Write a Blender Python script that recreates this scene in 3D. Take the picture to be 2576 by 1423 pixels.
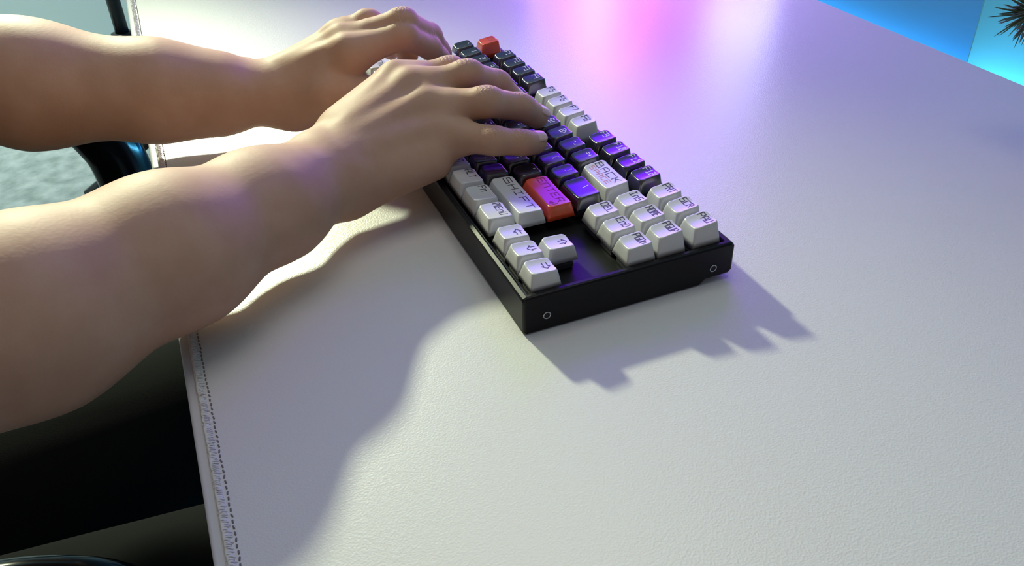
import bpy, bmesh, math, random
import numpy as np
from mathutils import Vector, Matrix

random.seed(7)
for o in list(bpy.data.objects):
    bpy.data.objects.remove(o, do_unlink=True)
scene = bpy.context.scene
COL = scene.collection

# ---------------------------------------------------------------- units
# every length below is in millimetres in a frame whose origin is the desk mat's
# upper surface; the mat lies 750 mm above the floor.
S = 0.001
DESK = 750.0
def W3(p):
    return Vector((p[0]*S, p[1]*S, (p[2]+DESK)*S))

# ---------------------------------------------------------------- camera
cam_d = bpy.data.cameras.new('camera')
cam = bpy.data.objects.new('camera', cam_d)
COL.objects.link(cam)
CR = ((0.38485970617816867, 0.9225061671097567, -0.029417311298417848),
      (0.5225277327217335, -0.24404426518056632, -0.8169499159479483),
      (-0.7608204618017625, 0.29903974363810004, -0.5759578601133324))
m = Matrix(((CR[0][0], -CR[1][0], -CR[2][0]),
            (CR[0][1], -CR[1][1], -CR[2][1]),
            (CR[0][2], -CR[1][2], -CR[2][2]))).to_4x4()
m.translation = W3((682.8, -141.9, 286.9))
cam.matrix_world = m
cam_d.sensor_width = 36.0
cam_d.lens = 36.0*2157.2/2576.0
cam_d.clip_start = 0.01
cam_d.clip_end = 50
scene.camera = cam

# ---------------------------------------------------------------- view, world, lights
scene.view_settings.view_transform = 'Standard'
scene.view_settings.look = 'None'
scene.view_settings.gamma = 1.0
scene.view_settings.use_curve_mapping = False
scene.view_settings.exposure = 0.0

world = bpy.data.worlds.new('world')
scene.world = world
world.use_nodes = True
bgn = world.node_tree.nodes['Background']
bgn.inputs['Color'].default_value = (1.0, 0.84, 0.80, 1)
bgn.inputs['Strength'].default_value = 0.17

LAMP = (-1330.0, -281.0, 874.0)
LAMP_AIM = (730.0, -510.0, 0.0)
def point_light(name, pos, power, col, rad):
    d = bpy.data.lights.new(name, 'POINT')
    d.energy = power; d.color = col; d.shadow_soft_size = rad*S
    o = bpy.data.objects.new(name, d); COL.objects.link(o); o.location = W3(pos)
    return o
def area_light(name, pos, target, power, col, sx, sy):
    d = bpy.data.lights.new(name, 'AREA')
    d.shape = 'RECTANGLE'; d.size = sx*S; d.size_y = sy*S
    d.energy = power; d.color = col
    o = bpy.data.objects.new(name, d); COL.objects.link(o); o.location = W3(pos)
    o.rotation_euler = (W3(target)-W3(pos)).to_track_quat('-Z', 'Y').to_euler()
    return o
def spot_light(name, pos, target, power, col, rad, half, blend):
    d = bpy.data.lights.new(name, 'SPOT')
    d.energy = power; d.color = col; d.shadow_soft_size = rad*S
    d.spot_size = math.radians(2*half); d.spot_blend = blend
    o = bpy.data.objects.new(name, d); COL.objects.link(o); o.location = W3(pos)
    o.rotation_euler = (W3(target)-W3(pos)).to_track_quat('-Z', 'Y').to_euler()
    return o
lamp_light = spot_light('studio_lamp_light', LAMP, LAMP_AIM, 220.0, (0.92, 1.0, 0.68), 55, 29, 1.0)
ceiling_fill = area_light('floor_fill_light', (-2080, -700, 1660), (-2080, -700, 0), 13, (0.85, 1.0, 0.93), 1100, 520)  # unseen light added to brighten the floor and left wall
ceiling_fill.data.spread = math.radians(75)
fill_light = area_light('desk_fill_light', (150, 100, 1660), (150, 100, 0), 4.9, (1.0, 0.93, 0.86), 900, 900)  # unseen light added as soft fill for the desk's shadows

# ---------------------------------------------------------------- helpers
def tag(o, label=None, cat=None, group=None, kind=None):
    if label: o['label'] = label
    if cat: o['category'] = cat
    if group: o['group'] = group
    if kind: o['kind'] = kind
    return o
def empty(name, loc, label=None, cat=None, group=None):
    o = bpy.data.objects.new(name, None); COL.objects.link(o)
    o.location = W3(loc); o.empty_display_size = 0.02
    return tag(o, label, cat, group)
def link_mesh(name, me, mat, parent=None, smooth=False):
    if mat: 
        if not me.materials: me.materials.append(mat)
    o = bpy.data.objects.new(name, me); COL.objects.link(o)
    if smooth:
        me.polygons.foreach_set('use_smooth', [True]*len(me.polygons))
    if parent:
        o.parent = parent
        o.location = -parent.matrix_world_loc if False else (0, 0, 0)
    return o
def pydata(name, verts, faces, mat, parent=None, smooth=False, origin=(0, 0, 0)):
    """verts in mm, absolute frame; origin = position (mm) of the parent."""
    me = bpy.data.meshes.new(name)
    ox, oy, oz = origin
    if parent is None:
        v = [((x)*S, (y)*S, (z+DESK)*S) for x, y, z in verts]
    else:
        v = [((x-ox)*S, (y-oy)*S, (z-oz)*S) for x, y, z in verts]
    me.from_pydata(v, [], faces)
    me.update()
    return link_mesh(name, me, mat, parent, smooth)
def bm_obj(name, bm, mat, parent=None, smooth=False, origin=(0, 0, 0), recalc=True):
    if recalc: bmesh.ops.recalc_face_normals(bm, faces=bm.faces)
    ox, oy, oz = origin
    for v in bm.verts:
        if parent is None: v.co = Vector((v.co.x*S, v.co.y*S, (v.co.z+DESK)*S))
        else: v.co = Vector(((v.co.x-ox)*S, (v.co.y-oy)*S, (v.co.z-oz)*S))
    me = bpy.data.meshes.new(name); bm.to_mesh(me); bm.free()
    return link_mesh(name, me, mat, parent, smooth)
def box_bm(x0, x1, y0, y1, z0, z1, bev=0.0, seg=2):
    bm = bmesh.new()
    bmesh.ops.create_cube(bm, size=1)
    for v in bm.verts:
        v.co = Vector((x0+(v.co.x+.5)*(x1-x0), y0+(v.co.y+.5)*(y1-y0), z0+(v.co.z+.5)*(z1-z0)))
    if bev:
        bmesh.ops.bevel(bm, geom=list(bm.edges), offset=bev, segments=seg, profile=.5, affect='EDGES')
    return bm
def tube(path, radii, nseg=12, closed_caps=True):
    """swept tube along points (mm); radii float or list of float / (a,b)."""
    P = [np.array(p, float) for p in path]
    n = len(P)
    if not hasattr(radii, '__len__'): radii = [radii]*n
    verts, faces = [], []
    up = np.array([0, 0, 1.0])
    prev = None
    for i in range(n):
        d = P[min(i+1, n-1)]-P[max(i-1, 0)]; d /= np.linalg.norm(d)
        if prev is None:
            a = np.cross(d, up)
            if np.linalg.norm(a) < .1: a = np.cross(d, [1, 0, 0])
        else:
            a = prev - d*np.dot(prev, d)
        a /= np.linalg.norm(a); prev = a
        b = np.cross(d, a)
        r = radii[i]; ra, rb = r if hasattr(r, '__len__') else (r, r)
        for k in range(nseg):
            t = 2*math.pi*k/nseg
            verts.append(tuple(P[i]+a*math.cos(t)*ra+b*math.sin(t)*rb))
    for i in range(n-1):
        for k in range(nseg):
            k2 = (k+1) % nseg
            faces.append((i*nseg+k, (i+1)*nseg+k, (i+1)*nseg+k2, i*nseg+k2))
    if closed_caps:
        faces.append(tuple(range(nseg)))
        faces.append(tuple(reversed(range((n-1)*nseg, n*nseg))))
    return verts, faces
def spline(pts, sub=6):
    P = [np.array(p, float) for p in pts]
    P = [2*P[0]-P[1]]+P+[2*P[-1]-P[-2]]
    out = []
    for i in range(1, len(P)-2):
        for j in range(sub):
            t = j/sub
            a, b, c, d = P[i-1], P[i], P[i+1], P[i+2]
            out.append(.5*((2*b)+(-a+c)*t+(2*a-5*b+4*c-d)*t*t+(-a+3*b-3*c+d)*t**3))
    out.append(P[-2])
    return out
def lathe(profile, center, nseg=24):
    verts, faces = [], []
    n = len(profile)
    for r, z in profile:
        for k in range(nseg):
            t = 2*math.pi*k/nseg
            verts.append((center[0]+r*math.cos(t), center[1]+r*math.sin(t), center[2]+z))
    for i in range(n-1):
        for k in range(nseg):
            k2 = (k+1) % nseg
            faces.append((i*nseg+k, i*nseg+k2, (i+1)*nseg+k2, (i+1)*nseg+k))
    return verts, faces

# ---------------------------------------------------------------- materials
def mat(name, col, rough=.5, spec=.5, **kw):
    m = bpy.data.materials.new(name); m.use_nodes = True
    b = m.node_tree.nodes['Principled BSDF']
    b.inputs['Base Color'].default_value = (*col, 1)
    b.inputs['Roughness'].default_value = rough
    b.inputs['Specular IOR Level'].default_value = spec
    for k, v in kw.items():
        b.inputs[k].default_value = v
    return m
def nodes(m):
    return m.node_tree, m.node_tree.nodes, m.node_tree.links, m.node_tree.nodes['Principled BSDF']
def add_bump(m, scale, strength, dist=.001, detail=4, kind='noise', coord='Object', stretch=None):
    t, N, L, b = nodes(m)
    tc = N.new('ShaderNodeTexCoord')
    src = tc.outputs[coord]
    if stretch:
        mp = N.new('ShaderNodeMapping'); mp.inputs['Scale'].default_value = stretch
        L.new(src, mp.inputs['Vector']); src = mp.outputs['Vector']
    if kind == 'noise':
        tx = N.new('ShaderNodeTexNoise'); tx.inputs['Scale'].default_value = scale; tx.inputs['Detail'].default_value = detail
        out = tx.outputs['Fac']
    else:
        tx = N.new('ShaderNodeTexVoronoi'); tx.inputs['Scale'].default_value = scale
        tx.feature = 'SMOOTH_F1'
        out = tx.outputs['Distance']
    L.new(src, tx.inputs['Vector'])
    bp = N.new('ShaderNodeBump'); bp.inputs['Strength'].default_value = strength; bp.inputs['Distance'].default_value = dist
    L.new(out, bp.inputs['Height'])
    old = b.inputs['Normal'].links
    if old: L.new(old[0].from_socket, bp.inputs['Normal'])
    L.new(bp.outputs['Normal'], b.inputs['Normal'])
def add_mottle(m, scale, c0, c1, lo=.35, hi=.65, detail=4, coord='Object'):
    t, N, L, b = nodes(m)
    tc = N.new('ShaderNodeTexCoord')
    tx = N.new('ShaderNodeTexNoise'); tx.inputs['Scale'].default_value = scale; tx.inputs['Detail'].default_value = detail
    L.new(tc.outputs[coord], tx.inputs['Vector'])
    cr = N.new('ShaderNodeValToRGB')
    cr.color_ramp.elements[0].position = lo; cr.color_ramp.elements[0].color = (*c0, 1)
    cr.color_ramp.elements[1].position = hi; cr.color_ramp.elements[1].color = (*c1, 1)
    L.new(tx.outputs['Fac'], cr.inputs['Fac'])
    L.new(cr.outputs['Color'], b.inputs['Base Color'])

M = {}
M['leather'] = mat('white_leather', (.80, .79, .77), .33, .7)
add_bump(M['leather'], 1100, .24, .0004, 2, 'voronoi')
add_bump(M['leather'], 300, .08, .0005, 3)
M['desk'] = mat('white_laminate', (.72, .72, .76), .35)
M['stitch'] = mat('white_thread', (.80, .80, .78), .85)
M['dash'] = mat('shaded_stitch_hole', (.20, .19, .18), .9)  # dark tone paints in the shade of the stitch holes
M['case'] = mat('black_case', (.003, .003, .005), .42, .25)
add_bump(M['case'], 2500, .05, .0002, 2)
M['plate'] = mat('black_plate', (.006, .006, .007), .45, .35)
M['keyw'] = mat('grey_white_keycap', (.64, .64, .64), .30, .5, IOR=1.75)
M['keyd'] = mat('dark_keycap', (.014, .014, .024), .24, .5, IOR=2.1)
M['keyr'] = mat('red_keycap', (.80, .085, .03), .27, .5, IOR=1.8)
M['lgd'] = mat('dark_print', (.05, .045, .06), .5)
M['lgw'] = mat('light_print', (.62, .62, .70), .5)
M['lgr'] = mat('dark_red_print', (.35, .02, .06), .5)
M['lgp'] = mat('faded_red_print', (.60, .28, .32), .5)
M['switch'] = mat('switch_housing', (.05, .05, .06), .35)
M['stem'] = mat('switch_stem', (.32, .34, .38), .4)
M['steel'] = mat('screw_steel', (.55, .56, .58), .25, .5, Metallic=1.0)
M['black'] = mat('flat_black', (.006, .006, .007), .6)
M['skin'] = mat('skin', (.55, .34, .24), .58, .3)
M['nail'] = mat('nail', (.74, .50, .42), .28, .5)
M['shirt'] = mat('black_shirt', (.005, .005, .006), .9, .2)
M['trouser'] = mat('charcoal_trousers', (.004, .0045, .0045), .95, .15)
add_bump(M['trouser'], 1200, .3, .0006, 2)
M['chair'] = mat('black_gloss_plastic', (.004, .004, .005), .14, .6)
M['seat'] = mat('black_seat_fabric', (.005, .005, .005), .95, .15)
M['floor'] = mat('concrete', (.36, .40, .38), .55)
add_mottle(M['floor'], 22, (.22, .27, .25), (.44, .49, .47), .32, .68, 12)
add_bump(M['floor'], 30, .5, .01, 8)
M['wall'] = mat('pale_wall', (.78, .92, .87), .7)
M['wallb'] = mat('blue_wall', (.26, .60, .90), .6)
M['pier'] = mat('cyan_pier', (.30, .84, .98), .6)
M['pot'] = mat('terracotta_white', (.62, .60, .56), .5)
M['soil'] = mat('soil', (.05, .035, .025), .95)
M['bark'] = mat('bark', (.10, .065, .04), .9)
M['needle'] = mat('pine_needle', (.055, .105, .045), .45)
add_mottle(M['needle'], 60, (.035, .075, .035), (.10, .14, .05), .35, .65, 3)
M['metal'] = mat('black_metal', (.012, .012, .013), .35)
M['shade'] = mat('lamp_shade', (.10, .10, .10), .5)

def emit(name, col, strength):
    m = bpy.data.materials.new(name); m.use_nodes = True
    N = m.node_tree.nodes; N.clear()
    e = N.new('ShaderNodeEmission'); e.inputs['Color'].default_value = (*col, 1); e.inputs['Strength'].default_value = strength
    out = N.new('ShaderNodeOutputMaterial'); m.node_tree.links.new(e.outputs[0], out.inputs[0])
    return m
M['ceil_em'] = emit('floor_fill_glow', (.85, 1.0, .93), 1.0)
M['ceil_em2'] = emit('warm_fill_glow', (1.0, .88, .84), .15)
M['led_blue'] = emit('blue_fill_glow', (.03, .45, 1.0), 24)
M['led_cyan'] = emit('cyan_fill_glow', (.16, .62, 1.0), 85)  # both glows belong to the unseen strips added to brighten the wall

# skin mottling
t_, N_, L_, b_ = nodes(M['skin'])
add_mottle(M['skin'], 38, (.54, .325, .22), (.60, .38, .27), .35, .68, 5)
b_.inputs['Subsurface Weight'].default_value = .22
b_.inputs['Subsurface Radius'].default_value = (1.0, .36, .22)
b_.inputs['Subsurface Scale'].default_value = .006
add_bump(M['skin'], 620, .10, .0005, 3, 'voronoi')
add_bump(M['skin'], 150, .10, .0006, 4)

JOINTS = [(222, 30, 58), (226, 47, 53), (199, 35, 75), (194, 60, 64), (170, 33, 83), (160, 58, 68), (146, 29, 78), (84, 15, 86), (68, 39, 67), (76, 18, 93), (54, 46, 72)]
def skin_creases(m, origin):
    t, N, L, b = nodes(m)
    tc = N.new('ShaderNodeTexCoord')
    acc = None
    for j in JOINTS:
        d = N.new('ShaderNodeVectorMath'); d.operation = 'DISTANCE'
        d.inputs[1].default_value = tuple((j[i]-origin[i])*S for i in range(3))
        L.new(tc.outputs['Object'], d.inputs[0])
        r = N.new('ShaderNodeMapRange'); r.inputs['From Min'].default_value = .0085; r.inputs['From Max'].default_value = .003
        L.new(d.outputs['Value'], r.inputs['Value'])
        if acc is None: acc = r.outputs[0]
        else:
            a = N.new('ShaderNodeMath'); a.operation = 'MAXIMUM'
            L.new(acc, a.inputs[0]); L.new(r.outputs[0], a.inputs[1]); acc = a.outputs[0]
    w = N.new('ShaderNodeTexWave'); w.bands_direction = 'Y'; w.inputs['Scale'].default_value = 120; w.inputs['Distortion'].default_value = 5
    w.inputs['Detail'].default_value = 2; w.inputs['Detail Scale'].default_value = 3
    L.new(tc.outputs['Object'], w.inputs['Vector'])
    mu = N.new('ShaderNodeMath'); mu.operation = 'MULTIPLY'; L.new(acc, mu.inputs[0]); L.new(w.outputs['Fac'], mu.inputs[1])
    bp = N.new('ShaderNodeBump'); bp.inputs['Strength'].default_value = .55; bp.inputs['Distance'].default_value = .0009
    L.new(mu.outputs[0], bp.inputs['Height'])
    old = b.inputs['Normal'].links
    if old: L.new(old[0].from_socket, bp.inputs['Normal'])
    L.new(bp.outputs['Normal'], b.inputs['Normal'])
skin_creases(M['skin'], (170, -480, -750))

# ================================================================ ROOM
def struct(name, bm, mt):
    o = bm_obj(name, bm, mt); o['kind'] = 'structure'; return o
struct('floor', box_bm(-2600, 2400, -2600, 1320, -800, -750), M['floor'])
struct('wall_left', box_bm(-2660, -2600, -2600, 1320, -800, 1750), M['wall'])
struct('wall_back', box_bm(-2600, 2400, 1320, 1380, -800, 1750), M['wallb'])
struct('ceiling', box_bm(-2660, 2400, -2600, 1380, 1750, 1800), M['wall'])
pil = box_bm(-296, 700, 1060, 1319, -750, 1750, 4)
struct('trim_1', pil, M['pier'])

clo = (-1980, -700, 1749)  # body of the added light over the floor
cl = empty('ceiling_fill', clo, 'unseen rectangular white panel added to brighten the empty floor', 'added fill panel')
bm_obj('frame', box_bm(-2580, -1380, -1000, -400, 1690, 1749, 5), M['desk'], cl, origin=clo)
bm_obj('fill_diffuser', box_bm(-2550, -1410, -970, -430, 1684, 1691), M['ceil_em'], cl, origin=clo)

clo = (150, 100, 1749)  # body of the added fill light over the desk
cl = empty('ceiling_fill', clo, 'unseen square dim warm panel added as fill above the desk', 'added fill panel')
bm_obj('frame', box_bm(-350, 650, -400, 600, 1690, 1749, 5), M['desk'], cl, origin=clo)
bm_obj('fill_diffuser', box_bm(-320, 620, -370, 570, 1684, 1691), M['ceil_em2'], cl, origin=clo)

# unseen blue / cyan glow strips, added to brighten the wall behind the desk
o = bm_obj('wall_glow_strip', box_bm(-1500, -345, 1290, 1307, -440, -428, 2), M['led_blue'])
tag(o, 'unseen blue glow strip added low on the back wall', 'added glow strip')
o = bm_obj('wall_glow_strip', box_bm(-286, 690, 1030, 1044, -340, -328, 2), M['led_cyan'])
tag(o, 'unseen cyan glow strip added low on the protruding wall pier', 'added glow strip')

# ================================================================ DESK AND MAT
DX0, DX1, DY0, DY1 = -820, 760, -177.5, 503
desk = empty('desk', (0, 160, -750), 'white desk with pale rounded edge under the leather mat', 'desk')
do = (0, 160, -750)
bm_obj('tabletop', box_bm(DX0, DX1, DY0, DY1, -27, -2.0, 2.2, 3), M['desk'], desk, True, do)
for lx in (DX0+60, DX1-60):
    for ly in (DY0+90, DY1-60):
        bm_obj('leg', box_bm(lx-20, lx+20, ly-20, ly+20, -750, -27, 2), M['metal'], desk, False, do)
bm_obj('apron', box_bm(DX0+80, DX1-80, DY1-70, DY1-55, -90, -27), M['metal'], desk, False, do)

MX0, MX1, MY0, MY1 = -812, 750, -172.5, 499
mo = (0, 160, -2)
matt = empty('desk_mat', mo, 'large off-white leather desk mat with a stitched edge', 'desk mat')
bm_obj('sheet', box_bm(MX0, MX1, MY0, MY1, -1.99, 0, .7, 3), M['leather'], matt, True, mo)
# stitches along the front hem, one short dash each, coloured dark like shaded holes
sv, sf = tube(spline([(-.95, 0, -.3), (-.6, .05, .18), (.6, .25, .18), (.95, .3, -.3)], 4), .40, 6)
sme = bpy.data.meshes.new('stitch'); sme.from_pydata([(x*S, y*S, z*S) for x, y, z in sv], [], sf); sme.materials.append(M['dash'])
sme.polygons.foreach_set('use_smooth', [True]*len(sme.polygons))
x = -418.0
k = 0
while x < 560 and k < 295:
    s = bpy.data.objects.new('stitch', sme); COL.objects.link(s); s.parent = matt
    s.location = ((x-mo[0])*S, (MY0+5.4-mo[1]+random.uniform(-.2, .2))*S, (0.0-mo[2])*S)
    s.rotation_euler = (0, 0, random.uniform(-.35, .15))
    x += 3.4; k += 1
# frayed hem roll and the loose fibres whipped round it
hp = [(xx, MY0+2.0+random.uniform(-.3, .3), -.1+random.uniform(-.1, .25)) for xx in np.arange(MX0+2, MX1-1, 2.2)]
hv, hf = tube(hp, [(random.uniform(1.3, 1.9), random.uniform(.55, .95)) for _ in hp], 8)
pydata('hem_roll', hv, hf, M['stitch'], matt, True, mo)
fv, ff = [], []
xx = -420.0
while xx < 560:
    y0 = MY0+random.uniform(.2, 1.0); L_f = random.uniform(2.6, 3.8)
    q = spline([(xx, y0, .0), (xx+random.uniform(.1, .6), y0+L_f*.5, 1.05), (xx+random.uniform(.4, 1.2), y0+L_f, .02)], 3)
    v, f = tube(q, random.uniform(.22, .36), 5)
    o_ = len(fv); fv += v; ff += [tuple(i+o_ for i in t) for t in f]
    xx += random.uniform(1.0, 1.7)
fo = pydata('hem_fibres', fv, ff, M['stitch'], matt, True, mo); fo['kind'] = 'stuff'

# ================================================================ KEYBOARD
U = 19.05
ko = (173, 59, 0)
kb = empty('keyboard', ko, 'black tenkeyless mechanical keyboard with grey, dark and red keycaps', 'keyboard')

# case: side profile swept along x, with a recess for the plate
KX0, KX1 = -4.2, 352.0
prof = [(-6.2, 1.6), (-4.6, 0), (103.5, 0), (107.5, 3.2), (122.5, 3.4), (124.4, 5.4), (124.4, 21.9), (123.0, 23.6),
        (121.0, 24.0), (-3.6, 24.0), (-5.6, 23.3), (-6.2, 21.8)]
RIN = (-1.0, 348.6, -2.2, 119.6)      # recess x0,x1,y0,y1
ZPL = 16.5
def make_case():
    bm = bmesh.new()
    xs = [KX0+1.6, KX0, KX1, KX1-1.6]
    loops = []
    cy = 59; cz = 12
    for side, (xa, xb) in enumerate(((KX0, KX0+1.5), (KX1, KX1-1.5))):
        pass
    def ring(x, inset):
        out = []
        for y, z in prof:
            dy = -inset if y > cy else inset
            dz = -inset if z > cz else inset
            out.append(bm.verts.new((x, y+dy, z+dz)))
        return out
    r0 = ring(KX0, 1.3); r1 = ring(KX0+.5, .4); r2 = ring(KX0+1.5, 0)
    r3 = ring(KX1-1.5, 0); r4 = ring(KX1-.5, .4); r5 = ring(KX1, 1.3)
    rings = [r0, r1, r2, r3, r4, r5]
    n = len(prof)
    top_edge = 8   # profile edge 8-9 is the flat top
    for a, b in zip(rings[:-1], rings[1:]):
        for i in range(n):
            j = (i+1) % n
            if a is r2 and i == top_edge: continue
            bm.faces.new((a[i], a[j], b[j], b[i]))
    bm.faces.new(r0); bm.faces.new(list(reversed(r5)))
    # rim: outer rectangle r2[8], r2[9], r3[9], r3[8]
    o4 = [r2[8], r2[9], r3[9], r3[8]]
    x0, x1, y0, y1 = RIN
    i4 = [bm.verts.new(c) for c in ((x0, y1, 24), (x0, y0, 24), (x1, y0, 24), (x1, y1, 24))]
    d4 = [bm.verts.new(c) for c in ((x0+.8, y1-.8, 23.0), (x0+.8, y0+.8, 23.0), (x1-.8, y0+.8, 23.0), (x1-.8, y1-.8, 23.0))]
    e4 = [bm.verts.new(c) for c in ((x0+.8, y1-.8, ZPL-1), (x0+.8, y0+.8, ZPL-1), (x1-.8, y0+.8, ZPL-1), (x1-.8, y1-.8, ZPL-1))]
    for A, B in ((o4, i4), (i4, d4), (d4, e4)):
        for i in range(4):
            j = (i+1) % 4
            bm.faces.new((A[i], A[j], B[j], B[i]))
    bm.faces.new(e4)
    return bm
bm_obj('case', make_case(), M['case'], kb, False, ko)
bm_obj('plate', box_bm(RIN[0]+.9, RIN[1]-.9, RIN[2]+.9, RIN[3]-.9, ZPL-1.2, ZPL, .2, 1), M['plate'], kb, False, ko)
# front hem line of the top shell (thin seam lip)
pydata('front_lip', *tube([(2, -3.0, 23.9), (340, -3.0, 23.9)], .35, 6), M['case'], kb, True, ko)

# side screws: ring and hex recess
for sy, sz in ((7.4, 9.8), (111.0, 10.0)):
    pts = [(KX1+.15, sy+2.0*math.cos(a), sz+2.0*math.sin(a)) for a in np.linspace(0, 2*math.pi, 25)]
    v, f = tube(pts, .38, 6, False)
    sc = pydata('screw', v, f, M['steel'], kb, True, ko)
    pts = [(KX1+.05, sy+1.7*math.cos(a), sz+1.7*math.sin(a)) for a in np.linspace(0, 2*math.pi, 7)[:-1]]
    pydata('hex_socket', pts, [tuple(range(6))], M['black'], sc, False, ko)
# rubber feet
for fx in (15, 330):
    for fy in (2, 96):
        bm_obj('foot', box_bm(fx-9, fx+9, fy-4, fy+4, -.4, .6, .3, 1), M['black'], kb, False, ko)

# ---- keycaps
ROWY = {0: 5.690*U, 1: 4.5*U, 2: 3.5*U, 3: 2.5*U, 4: 1.5*U, 5: .5*U}
ROWH = {0: 35.0, 1: 35.0, 2: 32.6, 3: 31.0, 4: 31.0, 5: 32.0}
ROWT = {0: 7.0, 1: 7.0, 2: 4.0, 3: 0.5, 4: -3.0, 5: -3.5}      # top tilt in degrees, back edge up
ZB = 22.8
def rrect(hx, hy, r, n=5, m=6):
    out = []
    C4 = ((hx-r, hy-r, 0), (-hx+r, hy-r, 90), (-hx+r, -hy+r, 180), (hx-r, -hy+r, 270))
    for q, (cx, cy, a0) in enumerate(C4):
        for i in range(n+1):
            a = math.radians(a0+90*i/n)
            out.append((cx+r*math.cos(a), cy+r*math.sin(a)))
        a = out[-1]
        nx, ny, a1 = C4[(q+1) % 4]
        b = (nx+r*math.cos(math.radians(a1)), ny+r*math.sin(math.radians(a1)))
        for i in range(1, m):
            out.append((a[0]+(b[0]-a[0])*i/m, a[1]+(b[1]-a[1])*i/m))
    return out
DISH = .8
def top_z(row, wu, x, y, space=False):
    """height of the key's upper face over its nominal top, mm"""
    tz = math.tan(math.radians(ROWT[row]))*y
    if space: return tz+.6*(1-min(1, (y/6.5)**2))-.3
    hx = (wu*U-6.6)/2
    e = max(0, abs(x)-(hx-6.2))/6.2 if wu > 1.3 else abs(x)/hx
    return tz+DISH*(min(1.15, e)**2-.55)
YO = .6       # top face set back
keymesh = {}
def keycap_mesh(wu, row, color, space=False):
    key = (wu, row, color, space)
    if key in keymesh: return keymesh[key]
    H = ROWH[row]-ZB
    bx, by = (wu*U-.9)/2, (U-.9)/2
    tx, ty = (wu*U-6.4)/2, (U-5.4)/2
    verts, faces = [], []
    for fr, r in ((0.0, .9), (.3, 1.3), (.7, 1.9)):
        hx, hy = bx+(tx+.72-bx)*fr/.95, by+(ty+.72-by)*fr/.95
        for x, y in rrect(hx, hy, r):
            verts.append((x, y+YO*fr, fr*H))
    for dz, grow in ((-.75, .72), (-.30, .48), (-.06, .14), (0, -.22)):
        for x, y in rrect(tx+grow, ty+grow, 2.5+grow*.3):
            verts.append((x, y+YO, H+dz+top_z(row, wu, x, y, space)))
    for sc in (.90, .78, .66, .54, .42, .30, .18):
        for x, y in rrect(tx-.35, ty-.35, 2.4):
            verts.append((x*sc, y*sc+YO, H+top_z(row, wu, x*sc, y*sc, space)))
    n = 4*(6+5)
    L = len(verts)//n
    for i in range(L-1):
        for k in range(n):
            k2 = (k+1) % n
            faces.append((i*n+k, i*n+k2, (i+1)*n+k2, (i+1)*n+k))
    verts.append((0, YO, H+top_z(row, wu, 0, 0, space))); c = len(verts)-1
    for k in range(n): faces.append(((L-1)*n+k, (L-1)*n+(k+1) % n, c))
    faces.append(tuple(reversed(range(n))))
    me = bpy.data.meshes.new('keycap')
    me.from_pydata([(x*S, y*S, z*S) for x, y, z in verts], [], faces)
    me.materials.append(M[color])
    me.polygons.foreach_set('use_smooth', [True]*(len(me.polygons)-1)+[False])
    keymesh[key] = me
    return me

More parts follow.
